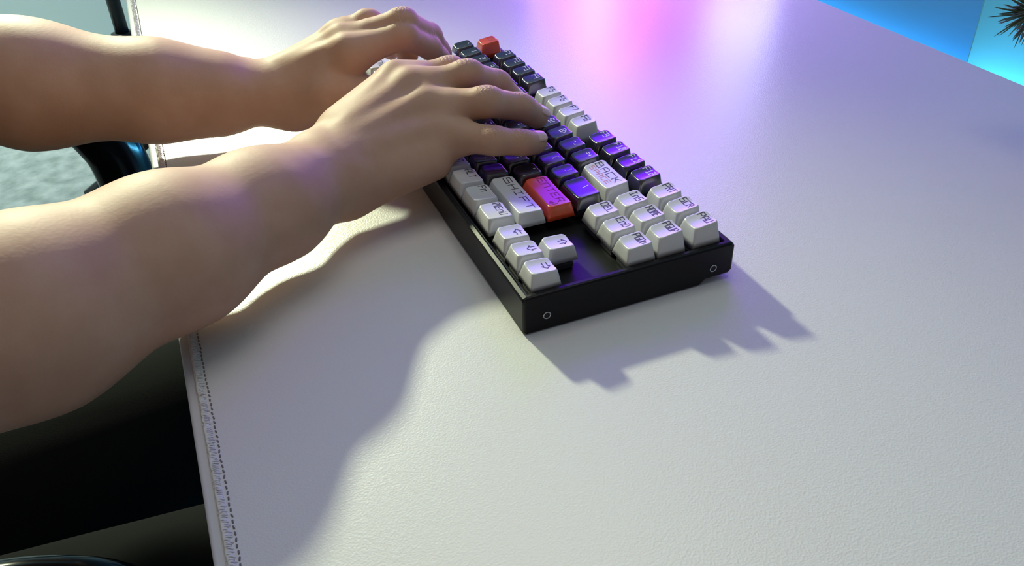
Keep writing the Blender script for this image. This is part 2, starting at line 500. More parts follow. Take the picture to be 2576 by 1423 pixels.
# ---- squared stroke lettering (grid 4 wide, 6 high)
G = {
'A': [[(0,0),(0,5),(1,6),(3,6),(4,5),(4,0)],[(0,2.6),(4,2.6)]], 'B': [[(0,0),(0,6),(3.4,6),(3.4,3.2),(0,3.2)],[(3.4,3.2),(4,2.6),(4,0),(0,0)]],
'C': [[(4,6),(0,6),(0,0),(4,0)]], 'D': [[(0,0),(0,6),(3,6),(4,5),(4,1),(3,0),(0,0)]], 'E': [[(4,6),(0,6),(0,0),(4,0)],[(0,3.1),(3.2,3.1)]],
'F': [[(4,6),(0,6),(0,0)],[(0,3.1),(3.2,3.1)]], 'G': [[(4,6),(0,6),(0,0),(4,0),(4,3),(2.2,3)]], 'H': [[(0,0),(0,6)],[(4,0),(4,6)],[(0,3.1),(4,3.1)]],
'I': [[(.6,6),(3.4,6)],[(2,6),(2,0)],[(.6,0),(3.4,0)]], 'J': [[(1,6),(4,6),(4,0),(0,0),(0,1.6)]], 'K': [[(0,0),(0,6)],[(4,6),(1,3.1),(4,0)],[(0,3.1),(1,3.1)]],
'L': [[(0,6),(0,0),(4,0)]], 'M': [[(0,0),(0,6),(4,6),(4,0)],[(2,6),(2,2.4)]], 'N': [[(0,0),(0,6),(4,6),(4,0)]], 'n': [[(0,0),(0,4.4),(3.6,4.4),(3.6,0)]],
'O': [[(0,0),(0,6),(4,6),(4,0),(0,0)]], 'P': [[(0,0),(0,6),(4,6),(4,2.8),(0,2.8)]], 'Q': [[(0,0),(0,6),(4,6),(4,0),(0,0)],[(2.6,1.6),(4.4,-.6)]],
'R': [[(0,0),(0,6),(4,6),(4,3),(0,3)],[(2,3),(4,0)]], 'S': [[(4,6),(0,6),(0,3.1),(4,3.1),(4,0),(0,0)]], 'T': [[(0,6),(4,6)],[(2,6),(2,0)]],
'U': [[(0,6),(0,0),(4,0),(4,6)]], 'V': [[(0,6),(0,2.4),(2,0),(4,2.4),(4,6)]], 'W': [[(0,6),(0,0),(4,0),(4,6)],[(2,0),(2,3.6)]],
'X': [[(0,6),(4,0)],[(0,0),(4,6)]], 'Y': [[(0,6),(0,3.4),(4,3.4),(4,6)],[(2,3.4),(2,0)]], 'Z': [[(0,6),(4,6),(0,0),(4,0)]],
'0': [[(0,0),(0,6),(4,6),(4,0),(0,0)],[(2,2.4),(2,3.6)]], '1': [[(.6,5),(2,6),(2,0)],[(.6,0),(3.4,0)]], '2': [[(0,6),(4,6),(4,3.1),(0,3.1),(0,0),(4,0)]],
'3': [[(0,6),(4,6),(4,0),(0,0)],[(.8,3.1),(4,3.1)]], '4': [[(0,6),(0,2.6),(4,2.6)],[(3,6),(3,0)]], '5': [[(4,6),(0,6),(0,3.1),(4,3.1),(4,0),(0,0)]],
'6': [[(4,6),(0,6),(0,0),(4,0),(4,3.1),(0,3.1)]], '7': [[(0,6),(4,6),(4,4.6),(1.6,0)]], '8': [[(0,0),(0,6),(4,6),(4,0),(0,0)],[(0,3.1),(4,3.1)]],
'9': [[(4,3.1),(0,3.1),(0,6),(4,6),(4,0),(0,0)]], '-': [[(.5,3),(3.5,3)]], '=': [[(.5,4),(3.5,4)],[(.5,2),(3.5,2)]],
'[': [[(3,6),(1,6),(1,0),(3,0)]], ']': [[(1,6),(3,6),(3,0),(1,0)]], '\\': [[(1,6),(3,0)]], ';': [[(2,4.6),(2,4)],[(2,1.4),(1.5,0)]], "'": [[(2,6),(2,4.4)]],
',': [[(2,1.2),(1.4,-.4)]], '.': [[(1.8,.3),(2.2,.3)]], '/': [[(1,0),(3,6)]], '`': [[(1.4,6),(2.4,4.8)]], '(': [[(3,6),(1.8,4.5),(1.8,1.5),(3,0)]],
')': [[(1,6),(2.2,4.5),(2.2,1.5),(1,0)]], '_': [[(0,0),(4,0)]], '+': [[(2,1),(2,5)],[(0,3),(4,3)]],
'<': [[(3,6),(.4,3),(3,0)]], '>': [[(1,6),(3.6,3),(1,0)]], '^': [[(0,2),(2,5.4),(4,2)]], 'v': [[(0,5),(2,1.6),(4,5)]],
'\u21b5': [[(4,6),(4,2),(.4,2)],[(2,4),(0.2,2),(2,0)]],
'\u2190': [[(4.6,4.6),(1.8,4.6),(1.8,6),(-.4,3),(1.8,0),(1.8,1.4),(4.6,1.4)]],
'\u2192': [[(-.6,4.6),(2.2,4.6),(2.2,6),(4.4,3),(2.2,0),(2.2,1.4),(-.6,1.4)]],
'\u2191': [[(.8,0),(.8,3.2),(-.4,3.2),(2,6),(4.4,3.2),(3.2,3.2),(3.2,0)]],
'\u2193': [[(.8,6),(.8,2.8),(-.4,2.8),(2,0),(4.4,2.8),(3.2,2.8),(3.2,6)]],
}
def legend_mesh(lines, wu, row, color):
    """lines: list of (text, x_left, y_base, glyph_w, glyph_h, pitch)"""
    verts, faces = [], []
    H = ROWH[row]-ZB
    wd = .30
    def zz(x, y): return H+top_z(row, wu, x, y)+.07
    for text, x0, y0, gw, gh, pitch in lines:
        for ci, ch in enumerate(text):
            for poly in G.get(ch, []):
                for (ax, ay), (bx, by) in zip(poly[:-1], poly[1:]):
                    p = np.array((x0+ci*pitch+ax/4*gw, y0+ay/6*gh)); q = np.array((x0+ci*pitch+bx/4*gw, y0+by/6*gh))
                    d = q-p; l = np.linalg.norm(d)
                    if l < 1e-6: continue
                    d /= l; nrm = np.array((-d[1], d[0]))*wd
                    p = p-d*wd*.9; q = q+d*wd*.9
                    ns = max(1, int(l/1.2))
                    base = len(verts)
                    for i in range(ns+1):
                        c = p+(q-p)*i/ns
                        for s in (1, -1):
                            x, y = c+nrm*s
                            verts.append((x*S, (y+YO)*S, zz(x, y)*S))
                    for i in range(ns):
                        b = base+2*i
                        faces.append((b, b+1, b+3, b+2))
    me = bpy.data.meshes.new('legend'); me.from_pydata(verts, [], faces); me.materials.append(M[color])
    return me

# switch housing shared by all keys
sb = box_bm(-7.2, 7.2, -7.2, 7.2, 0, 4.2, .8, 1)
for v in sb.verts: v.co *= S
switch_me = bpy.data.meshes.new('switch'); sb.to_mesh(switch_me); sb.free(); switch_me.materials.append(M['switch'])
sb = box_bm(-2.6, 2.6, -2.2, 2.2, 4.2, 6.6, .4, 1)
for v in sb.verts: v.co *= S
stem_me = bpy.data.meshes.new('stem'); sb.to_mesh(stem_me); sb.free(); stem_me.materials.append(M['stem'])

def key(row, x0, wu, text, color, style=None):
    cx = (x0+wu/2)*U; cy = ROWY[row]
    space = text == 'SPACE'
    me = keycap_mesh(wu, row, color, space)
    o = bpy.data.objects.new('keycap', me); COL.objects.link(o); o.parent = kb
    o.location = ((cx-ko[0])*S, (cy-ko[1])*S, (ZB-ko[2])*S)
    sw = bpy.data.objects.new('switch', switch_me); COL.objects.link(sw); sw.parent = kb
    sw.location = ((cx-ko[0])*S, (cy-ko[1])*S, (ZPL-ko[2])*S)
    st = bpy.data.objects.new('stem', stem_me); COL.objects.link(st); st.parent = sw
    if space or not text: return o
    tx = (wu*U-6.4)/2
    lines = []
    lc = {'keyw': 'lgd', 'keyd': 'lgw', 'keyr': 'lgr'}[color]
    if style == 'arrow':
        lines = [(text, -2.0, 0.6, 4.4, 4.6, 5)]
    elif style == 'spread':
        w = 2*tx-3.0
        pitch = w/len(text)
        lines = [(text, -tx+1.2, 0.2, pitch*.68, 4.4, pitch)]
    elif len(text) >= 2 and style != 'num':
        w = min(2*tx-1.6, len(text)*3.6)
        pitch = w/len(text)
        lines = [(text, -tx+1.0, 1.0, pitch*.70, 4.3, pitch)]
    elif style == 'num':
        lines = [(text[0], -2.6, 1.0, 2.4, 4.2, 3), (text[1:], .9, 1.0, 1.9, 3.2, 3)]
    else:
        lines = [(text, -1.6, .9, 2.7, 4.2, 3)]
    lg = bpy.data.objects.new('legend', legend_mesh(lines, wu, row, lc)); COL.objects.link(lg); lg.parent = o
    if text == 'BACK':
        l2 = bpy.data.objects.new('legend', legend_mesh([('SPACE', -tx+2.2, -4.4, 3.2, 3.2, 5.0)], wu, row, 'lgp')); COL.objects.link(l2); l2.parent = o
    if text == 'ENTER':
        l2 = bpy.data.objects.new('legend', legend_mesh([('\u21b5', tx-7.0, -5.0, 4.6, 4.0, 5.0)], wu, row, 'lgr')); COL.objects.link(l2); l2.parent = o
    return o
W_, D_, R_ = 'keyw', 'keyd', 'keyr'
key(0, 0, 1, 'ESC', R_)
for i in range(12):
    x0 = [2, 6.5, 11][i//4]+i % 4
    key(0, x0, 1, 'F%d' % (i+1), W_ if 4 <= i < 8 else D_)
for i, t in enumerate(('PRT', 'SCR', 'PAU')): key(0, 15.25+i, 1, t, W_)
nums = ['`', '1', '2', '3', '4', '5', '6', '7', '8', '9(', '0)', '-_', '=+']
for i, t in enumerate(nums): key(1, i, 1, t, D_, 'num' if len(t) == 2 else None)
key(1, 13, 2, 'BACK', W_, 'spread')
for i, t in enumerate(('InS', 'HOME', 'PGUP')): key(1, 15.25+i, 1, t, W_)
key(2, 0, 1.5, 'TAB', W_)
for i, t in enumerate('QWERTYUIOP[]'): key(2, 1.5+i, 1, t, D_)
key(2, 13.5, 1.5, '\\', D_)
for i, t in enumerate(('DEL', 'EnD', 'PGDn')): key(2, 15.25+i, 1, t, W_)
key(3, 0, 1.75, 'CAPS', W_)
for i, t in enumerate("ASDFGHJKL;'"): key(3, 1.75+i, 1, t, D_)
key(3, 12.75, 2.25, 'ENTER', R_, 'spread')
key(4, 0, 2.25, 'SHIFT', W_, 'spread')
for i, t in enumerate('ZXCVBNM,./'): key(4, 2.25+i, 1, t, D_)
key(4, 12.25, 2.75, 'SHIFT', W_, 'spread')
key(4, 16.25, 1, '\u2191', W_, 'arrow')
for i, t in enumerate(('CTRL', 'WIN', 'ALT')): key(5, 1.25*i, 1.25, t, W_)
key(5, 3.75, 6.25, 'SPACE', W_)
for i, t in enumerate(('ALT', 'Fn', 'MEnU')): key(5, 11.25+1.25*i, 1.25, t, W_)
key(5, 10, 1.25, 'WIN', W_)
for i, t in enumerate(('\u2190', '\u2193', '\u2192')): key(5, 15.25+i, 1, t, W_, 'arrow')

# ================================================================ PERSON
# smooth-blended signed-distance body, meshed with surface nets
class Field:
    def __init__(s, lo, hi, h):
        s.h = h; s.lo = np.array(lo, np.float32)
        s.n = np.ceil((np.array(hi)-np.array(lo))/h).astype(int)+1
        s.ax = [s.lo[i]+h*np.arange(s.n[i], dtype=np.float32) for i in range(3)]
    def new(s):
        return np.full(s.n, 60.0, np.float32)
    def sub(s, lo, hi):
        a = np.clip(np.floor((np.array(lo)-s.lo)/s.h).astype(int), 0, s.n)
        b = np.clip(np.ceil((np.array(hi)-s.lo)/s.h).astype(int)+1, 0, s.n)
        return tuple(slice(a[i], b[i]) for i in range(3))
    def ell(s, F, a, b, ra, rb, up=(0, 0, 1), k=4.0, neg=False):
        """tapered segment with elliptic section; ra/rb = (width, thickness) or float"""
        a = np.array(a, float); b = np.array(b, float)
        ra = ra if hasattr(ra, '__len__') else (ra, ra); rb = rb if hasattr(rb, '__len__') else (rb, rb)
        R = max(*ra, *rb)+16
        sl = s.sub(np.minimum(a, b)-R, np.maximum(a, b)+R)
        X = s.ax[0][sl[0]][:, None, None]; Y = s.ax[1][sl[1]][None, :, None]; Z = s.ax[2][sl[2]][None, None, :]
        if X.size == 0 or Y.size == 0 or Z.size == 0: return
        d = b-a; L = np.linalg.norm(d); n = d/L if L > 1e-6 else np.array([0, 1.0, 0])
        u = np.array(up, float); u = u-n*np.dot(u, n); u /= np.linalg.norm(u)
        v = np.cross(n, u)
        px, py, pz = X-a[0], Y-a[1], Z-a[2]
        qn = (px*n[0]+py*n[1]+pz*n[2]).astype(np.float32)
        t = np.clip(qn/max(L, 1e-6), 0, 1)
        qu = px*u[0]+py*u[1]+pz*u[2]; qv = px*v[0]+py*v[1]+pz*v[2]
        qe = qn-t*L
        r1 = ra[0]+(rb[0]-ra[0])*t; r2 = ra[1]+(rb[1]-ra[1])*t
        rm = np.minimum(r1, r2)
        kk = np.sqrt((qv/r1)**2+(qu/r2)**2+(qe/rm)**2)
        D = ((kk-1)*rm).astype(np.float32)
        A = F[sl]
        if neg:
            D = -D; h = np.maximum(k-np.abs(A-D), 0)/k; F[sl] = np.maximum(A, D)+h*h*k*.25
        else:
            h = np.maximum(k-np.abs(A-D), 0)/k; F[sl] = np.minimum(A, D)-h*h*k*.25
    def chain(s, F, pts, rads, up=(0, 0, 1), k=4.0):
        for i in range(len(pts)-1): s.ell(F, pts[i], pts[i+1], rads[i], rads[i+1], up, k)
def smin(A, B, k):
    h = np.maximum(k-np.abs(A-B), 0)/k
    return np.minimum(A, B)-h*h*k*.25
def nets(fd, F):
    s = F < 0
    n = np.array(F.shape)-1
    acc = np.zeros((*n, 3), np.float32); cnt = np.zeros(n, np.float32)
    def cut(o):  # view of corner offset
        return tuple(slice(o[i], o[i]+n[i]) for i in range(3))
    corners = [(i, j, k) for i in (0, 1) for j in (0, 1) for k in (0, 1)]
    cs = sum(s[cut(c)].astype(np.int8) for c in corners)
    act = (cs > 0) & (cs < 8)
    ids = np.nonzero(act)
    I = np.stack(ids, 1)
    pos = np.zeros((len(I), 3)); c = np.zeros(len(I))
    for ax in range(3):
        o1, o2 = [a for a in range(3) if a != ax]
        for p in (0, 1):
            for q in (0, 1):
                A = I.copy(); A[:, o1] += p; A[:, o2] += q
                B = A.copy(); B[:, ax] += 1
                fa = F[A[:, 0], A[:, 1], A[:, 2]]; fb = F[B[:, 0], B[:, 1], B[:, 2]]
                x = (fa < 0) != (fb < 0)
                t = np.where(x, fa/np.where(x, fa-fb, 1), 0)
                P = np.zeros((len(I), 3)); P[:, o1] = p; P[:, o2] = q; P[:, ax] = t
                pos += P*x[:, None]; c += x
    V = (I+pos/c[:, None])*fd.h+fd.lo
    idx = np.full(n, -1, np.int64); idx[ids] = np.arange(len(I))
    faces = []
    for ax in range(3):
        o1, o2 = (ax+1) % 3, (ax+2) % 3
        sl0 = [slice(None)]*3; sl1 = [slice(None)]*3
        sl0[ax] = slice(0, -1); sl1[ax] = slice(1, None)
        a = s[tuple(sl0)]; b = s[tuple(sl1)]
        E = np.stack(np.nonzero(a != b), 1)
        ok = (E[:, o1] > 0) & (E[:, o2] > 0) & (E[:, o1] < n[o1]) & (E[:, o2] < n[o2])
        E = E[ok]
        inside = s[E[:, 0], E[:, 1], E[:, 2]]
        def g(d1, d2):
            Q = E.copy(); Q[:, o1] -= d1; Q[:, o2] -= d2
            return idx[Q[:, 0], Q[:, 1], Q[:, 2]]
        q = np.stack([g(1, 1), g(0, 1), g(0, 0), g(1, 0)], 1)
        q[~inside] = q[~inside][:, ::-1]
        faces.append(q)
    Fc = np.concatenate(faces)
    return V, Fc
def relax(V, Fc, it=2, lam=.5):
    for _ in range(it):
        for l in (lam, -lam*1.03):
            acc = np.zeros_like(V); cnt = np.zeros(len(V))
            for a, b in ((0, 1), (1, 2), (2, 3), (3, 0)):
                np.add.at(acc, Fc[:, a], V[Fc[:, b]]); np.add.at(cnt, Fc[:, a], 1)
                np.add.at(acc, Fc[:, b], V[Fc[:, a]]); np.add.at(cnt, Fc[:, b], 1)
            V = V+l*(acc/np.maximum(cnt, 1)[:, None]-V)
    return V
def np_obj(name, V, Fc, mt, parent, origin):
    me = bpy.data.meshes.new(name)
    me.vertices.add(len(V)); me.vertices.foreach_set('co', ((V-np.array(origin))*S).astype(np.float32).ravel())
    me.loops.add(Fc.size); me.loops.foreach_set('vertex_index', Fc.astype(np.int32).ravel())
    me.polygons.add(len(Fc)); me.polygons.foreach_set('loop_start', np.arange(0, Fc.size, 4, dtype=np.int32))
    me.polygons.foreach_set('loop_total', np.full(len(Fc), 4, np.int32))
    me.update(calc_edges=True); me.validate()
    return link_mesh(name, me, mt, parent, True)

po = (170, -480, -750)
person = empty('person', po, 'person in dark clothes typing with both bare forearms over the desk', 'person')
A_ = np.array

nail_specs = []
def build_arm(spec, lo, hi, h):
    fd = Field(lo, hi, h)
    arm = fd.new()
    P, R, UP = spec['arm']
    fd.chain(arm, P, R, UP, 18)
    for a, b, ra, rb, k in spec.get('arm_extra', []):
        fd.ell(arm, a, b, ra, rb, UP, k)
    palm = fd.new()
    up = A_(spec['up'], float)
    for a, b, ra, rb in spec['palm']:
        fd.ell(palm, a, b, ra, rb, up, 15)
    arm = smin(arm, palm, 14)
    for a, b, ra, rb, k in spec['tendons']:
        fd.ell(arm, a, b, ra, rb, up, k)
    fing = fd.new()
    for name, ch, rad in spec['fingers']:
        f = fd.new()
        ch = [A_(c, float) for c in ch]
        # fuller, straight proximal phalanx
        n0 = ch[1]-ch[0]; n0 /= np.linalg.norm(n0)
        d0 = up-n0*np.dot(up, n0); d0 /= np.linalg.norm(d0)
        c2 = [ch[0], ch[0]*.55+ch[1]*.45+d0*1.3]+ch[1:]
        r2 = [rad[0], (rad[0]+rad[1])/2*1.01]+rad[1:]
        fd.chain(f, c2, r2, up, 2)
        # knuckle swellings on the back of the joints, pads under the tip
        for j in range(1, len(ch)-1):
            n = ch[j+1]-ch[j-1]; n /= np.linalg.norm(n)
            dd = up-n*np.dot(up, n); dd /= np.linalg.norm(dd)
            r = rad[j]
            fd.ell(f, ch[j]+dd*r*.09-n*2.5, ch[j]+dd*r*.09+n*2.5, r*.92, r*.92, up, 3)
        n = ch[-1]-ch[-2]; n /= np.linalg.norm(n)
        dd = up-n*np.dot(up, n); dd /= np.linalg.norm(dd)
        fd.ell(f, ch[-1]-dd*1.2-n*6, ch[-1]-dd*1.4-n*1.0, rad[-1]*.98, rad[-1]*.92, up, 4)
        fing = smin(fing, f, 1.2)
        nail_specs.append((ch[-1].copy(), n.copy(), dd.copy(), rad[-1], name))
    body = smin(arm, fing, 10.0)
    for a, b, r, k in spec.get('creases', []):
        fd.ell(body, a, b, r, r, up, k, True)
    # nail beds: flatten the back of each fingertip slightly
    V, Fc = nets(fd, body)
    V = relax(V, Fc, 3)
    return V, Fc

RW = (196, -76, 40)
right = {
 'up': (.30, -.22, 1),
 'arm': ([(203, -77, 41), (231, -114, 44.5), (263, -167.5, 47.5), (295, -236, 49), (330, -298, 56), (362, -372, 200), (366, -405, 262)],
         [(29.6, 23.2), (33.3, 27.5), (41, 36.3), (47.5, 43.5), (42, 41), (45, 45), (50, 50)], (.25, 0, 1)),
 'arm_extra': [((223, -95, 54), (219, -88, 53.5), 10.5, 9.5, 12)],
 'palm': [
   ((181, -64, 46), (145, -7, 65), (17, 14.5), (13, 12.5)),
   ((191, -68, 43), (161, -2, 64), (17, 14.5), (13, 12.3)),
   ((199, -68, 41), (179, 4, 57), (17, 14.5), (12.5, 12)),
   ((207, -68, 38), (196, 7, 46), (17, 14.5), (11.5, 11.5)),
   ((212, -62, 31), (207, -6, 37), (15, 13.5), (13, 11)),
   ((181, -62, 34), (146, -22, 46), (15, 14), (12, 13)),
   ((169, -50, 52), (143, -18, 59), (15, 13), (12, 12)),
 ],
 'tendons': [((186, -56, 58.5), (146, -10, 77), 3.4, 2.8, 10), ((191, -58, 58.5), (161.5, -4, 76), 3.4, 3.0, 10),
             ((199, -58, 56), (180, 1, 69), 3.4, 2.8, 10), ((206, -58, 52), (198, 4, 57.5), 3.2, 2.4, 10),
             ((145, -8, 71), (146, -2, 71), 6.5, 6, 12), ((161.5, -3, 70), (162, 3, 70.5), 7, 6.2, 12), ((180, 2, 63), (182, 8, 63.5), 6.5, 6, 12), ((199, 6, 51.5), (201, 11, 51.5), 6, 5.5, 12)],
 'fingers': [
   ('pinky', [(196, 7, 46), (222, 30.5, 49.8), (226, 47, 46.8), (222, 59.5, 43)], [11.2, 9.0, 7.9, 6.7]),
   ('ring', [(179, 4, 57), (199, 35, 66), (194.5, 60, 56), (189, 75, 44.5)], [12, 9.9, 8.8, 7.5]),
   ('middle', [(161, -2, 63), (170, 33, 74), (160, 58, 60), (155, 71, 45.5)], [12.2, 10.1, 8.9, 7.6]),
   ('index', [(145, -7, 64), (146, 29, 69), (132, 54, 55), (125, 68, 43)], [11.6, 10, 8.8, 7.4]),
   ('thumb', [(146, -22, 44), (130, 6, 44), (121, 24, 41)], [12, 10.2, 8.4]),
 ],
}
left = {
 'up': (-.28, -.30, 1),
 'arm': ([(49, -88, 38), (45, -120, 43), (39, -158, 50), (20, -240, 63), (4, -312, 86), (-4, -380, 205), (-6, -412, 265)],
         [(25, 21), (29, 27), (35.5, 33.5), (44, 42), (41, 40), (45, 45), (50, 50)], (-.15, 0, 1)),
 'arm_extra': [((24, -100, 50), (22, -94, 50), 9, 8, 10)],
 'palm': [
   ((54, -76, 42), (80, -24, 66), (14, 13), (11.5, 11.5)),
   ((49, -78, 43), (61, -22, 68), (14, 13), (11.5, 11.5)),
   ((43, -78, 41), (41, -22, 66), (14, 13), (11, 11)),
   ((38, -76, 37), (22, -26, 54), (14, 13), (10.5, 10.5)),
   ((36, -72, 30), (24, -34, 42), (13, 12), (11, 10)),
   ((58, -72, 30), (84, -42, 44), (15, 14), (13, 13)),
   ((62, -66, 24), (80, -46, 34), (13, 12), (12, 12)),
 ],
 'tendons': [((54, -68, 57), (79, -28, 77), 3.2, 2.6, 10), ((49, -70, 58), (60.5, -26, 79), 3.2, 2.6, 10), ((43, -70, 56), (41, -26, 76), 3.2, 2.6, 10),
             ((79, -25, 72), (80.5, -19, 72.5), 6.5, 6, 11), ((60.5, -24, 74), (62, -18, 74.5), 7, 6, 11), ((41, -24, 71), (42, -19, 71), 6.5, 6, 11)],
 'fingers': [
   ('index', [(80, -24, 66), (84, 15, 77), (68, 39, 59), (56, 52, 43)], [11, 9.9, 8.7, 7.5]),
   ('middle', [(61, -22, 68), (76, 18, 84), (56, 44, 64), (44, 56, 44)], [11.3, 10.2, 8.9, 7.6]),
   ('ring', [(41, -22, 65), (47, -1, 78), (44, 22, 62), (38, 30, 44.5)], [10.8, 9.6, 8.5, 7.3]),
   ('pinky', [(22, -26, 54), (22, -4, 61), (20, 14, 50), (17, 22, 43)], [10, 8.6, 7.6, 6.4]),
   ('thumb', [(84, -42, 42), (92, -14, 42), (90, 8, 42.5)], [12.5, 10.4, 8.6]),
 ],
 'creases': [],
}
VR, FR = build_arm(right, (95, -455, -8), (425, 100, 325), 1.5)
VL, FL = build_arm(left, (-65, -455, -8), (125, 85, 325), 1.5)
# upper body that carries the two arms (coarse, under the shirt)
fd = Field((-130, -720, -260), (480, -330, 470), 7.0)
T = fd.new()
TORSO = [((175, -520, -230), (175, -510, -40), (165, 105), (150, 100)), ((175, -510, -40), (175, -505, 240), (150, 100), (175, 105)),
         ((175, -505, 240), (175, -505, 300), (175, 95), (120, 80)), ((175, -505, 300), (175, -495, 420), (62, 62), (55, 58))]
for a, b, ra, rb in TORSO: fd.ell(T, a, b, ra, rb, (0, 1, 0), 40)
for a, b in (((366, -405, 262), (345, -480, 290)), ((-6, -412, 265), (8, -480, 290))):
    fd.ell(T, a, b, 50, 58, (0, 1, 0), 30)
VT, FT = nets(fd, T); VT = relax(VT, FT, 2)
V = np.concatenate([VR, VL, VT]); Fc = np.concatenate([FR, FL+len(VR), FT+len(VR)+len(VL)])
np_obj('body', V, Fc, M['skin'], person, po)

# fingernails
def nail(c, n, d, r, name):
    s = np.cross(n, d); s /= np.linalg.norm(s)
    w = r*.80; L = r*1.55
    verts, faces = [], []
    nu, nv = 9, 8
    for layer in (0, 1):
        for i in range(nv+1):
            t = i/nv
            along = -r*.95+L*t
            # rounded outline
            hw = w*(1-.30*max(0, (t-.75)/.25)**2-.25*max(0, (.2-t)/.2)**2)
            for j in range(nu+1):
                a = (j/nu*2-1)
                ang = a*math.asin(min(1, hw/(r*1.02)))
                rad = r*1.0+1.15 - layer*1.2
                # nail follows the tip, dropping toward the end
                drop = .055*max(0, along)**2/max(r, 1)*2.2
                verts.append(tuple(c+n*along+(d*math.cos(ang)+s*math.sin(ang))*rad-d*(drop+.55)))
    m_ = (nu+1)
    off = m_*(nv+1)
    for i in range(nv):
        for j in range(nu):
            q = i*m_+j
            faces.append((q, q+1, q+m_+1, q+m_)); faces.append((off+q, off+q+m_, off+q+m_+1, off+q+1))
    rim = [j for j in range(m_)]+[i*m_+nu for i in range(1, nv+1)]+[nv*m_+j for j in range(nu-1, -1, -1)]+[i*m_ for i in range(nv-1, 0, -1)]
    for a, b in zip(rim, rim[1:]+rim[:1]): faces.append((a, off+a, off+b, b))
    pydata('fingernail', verts, faces, M['nail'], person, True, po)
for c, n, d, r, name in nail_specs: nail(c, n, d, r, name)

# clothes
fd = Field((-150, -740, -270), (500, -320, 380), 7.0)
T = fd.new()
for a, b, ra, rb in TORSO[:3]: fd.ell(T, a, b, tuple(q+9 for q in ra), tuple(q+9 for q in rb), (0, 1, 0), 40)
for a, b in (((364, -392, 238), (345, -480, 290)), ((-5, -398, 240), (8, -480, 290))):
    fd.ell(T, a, b, 62, 70, (0, 1, 0), 30)
V, Fc = nets(fd, T); V = relax(V, Fc, 2)
np_obj('shirt', V, Fc, M['shirt'], person, po)
fd = Field((-60, -700, -760), (420, 330, -90), 9.0)
T = fd.new()
fd.ell(T, (100, -520, -250), (250, -520, -250), 90, 90, (0, 0, 1), 40)
for hx, kx, ax in ((110, 70, 60), (255, 290, 300)):
    fd.chain(T, [(hx, -500, -245), (kx, -80, -215), (ax, -20, -650)], [86, 66, 50], (0, 0, 1), 30)
V, Fc = nets(fd, T); V = relax(V, Fc, 2)
np_obj('trousers', V, Fc, M['trouser'], person, po)
for ax in (60, 300):
    fd = Field((ax-70, -110, -760), (ax+70, 230, -600), 6.0)
    T = fd.new()
    fd.ell(T, (ax, -30, -712), (ax, 150, -722), (42, 38), (40, 26), (0, 0, 1), 20)
    fd.ell(T, (ax, -25, -700), (ax, -22, -650), 42, 44, (0, 1, 0), 20)
    fd.ell(T, (ax, 60, -830), (ax, 60, -829), (400, 81), (400, 81), (0, 0, 1), 2, True)
    V, Fc = nets(fd, T); V = relax(V, Fc, 2)
    np_obj('shoe', V, Fc, M['shirt'], person, po)


# ================================================================ CHAIR
co = (120, -520, -750)
chair = empty('office_chair', co, 'black office chair with glossy looped armrests under the seated person', 'chair')
bm_obj('seat', box_bm(-210, 320, -760, -270, -430, -345, 30, 3), M['seat'], chair, True, co)
bm_obj('backrest', box_bm(-170, 290, -800, -745, -280, 250, 25, 3), M['seat'], chair, True, co)
for sx in (-330, 345):
    loop = spline([(sx, -742, -300), (sx, -700, -130), (sx, -580, -84), (sx, -340, -82), (sx, -266, -96), (sx, -238, -135), (sx, -229, -180), (sx, -228, -260), (sx, -255, -350), (sx, -350, -402), (sx, -560, -408)], 8)
    v, f = tube(loop, [(20, 32)]*len(loop), 16)
    pydata('armrest', v, f, M['chair'], chair, True, co)
    xa, xb = (sx, -200) if sx < 0 else (310, sx)
    bm_obj('arm_bracket', box_bm(xa, xb, -585, -525, -424, -398, 3), M['metal'], chair, False, co)
v, f = tube([(120, -520, -420), (120, -520, -640)], 26, 16); pydata('gas_column', v, f, M['metal'], chair, True, co)
for i in range(5):
    a = 2*math.pi*i/5+.3
    ex, ey = 120+290*math.cos(a), -520+290*math.sin(a)
    v, f = tube([(120, -520, -645), (ex, ey, -680)], [(30, 20), (20, 14)], 10); lg = pydata('base_leg', v, f, M['chair'], chair, True, co)
    v, f = tube([(ex-12, ey, -723), (ex+12, ey, -723)], 26, 16); pydata('caster', v, f, M['black'], lg, True, co)

# ================================================================ STUDIO LIGHT on a tripod stand
PX, PY = -1322, -232
so = (PX, PY, -750)
st = empty('studio_light', so, 'round studio lamp on a slim black tripod stand beyond the desk', 'lamp')
LA = A_(LAMP); ax_ = A_(LAMP_AIM)-LA; ax_ /= np.linalg.norm(ax_)
e1 = np.cross(ax_, (0, 0, 1.)); e1 /= np.linalg.norm(e1); e2 = np.cross(ax_, e1)
def along(profile, nseg=32):
    v, f = lathe(profile, (0, 0, 0), nseg)
    return [tuple(LA+e1*x+e2*y+ax_*z) for x, y, z in v], f
v, f = tube([(PX, PY, -640), (PX, PY, 780)], 14, 16); pydata('pole', v, f, M['metal'], st, True, so)
v, f = tube(spline([(PX, PY, 778), (PX-20, PY, 830), tuple(LA-ax_*100)], 5), 11, 10); pydata('bracket', v, f, M['metal'], st, True, so)
v, f = lathe([(14.5, -36), (24, -34), (27, -16), (27, 16), (24, 34), (14.5, 36)], (PX, PY, -345)); pydata('collar', v, f, M['metal'], st, True, so)
v, f = tube([(PX, PY-26, -335), (PX, PY-58, -335)], [13, 19], 12); pydata('knob', v, f, M['metal'], st, True, so)
for i in range(3):
    a = 2*math.pi*i/3+1.9
    v, f = tube([(PX, PY, -560), (PX+260*math.cos(a), PY+260*math.sin(a), -742)], 9, 8); pydata('leg', v, f, M['metal'], st, True, so)
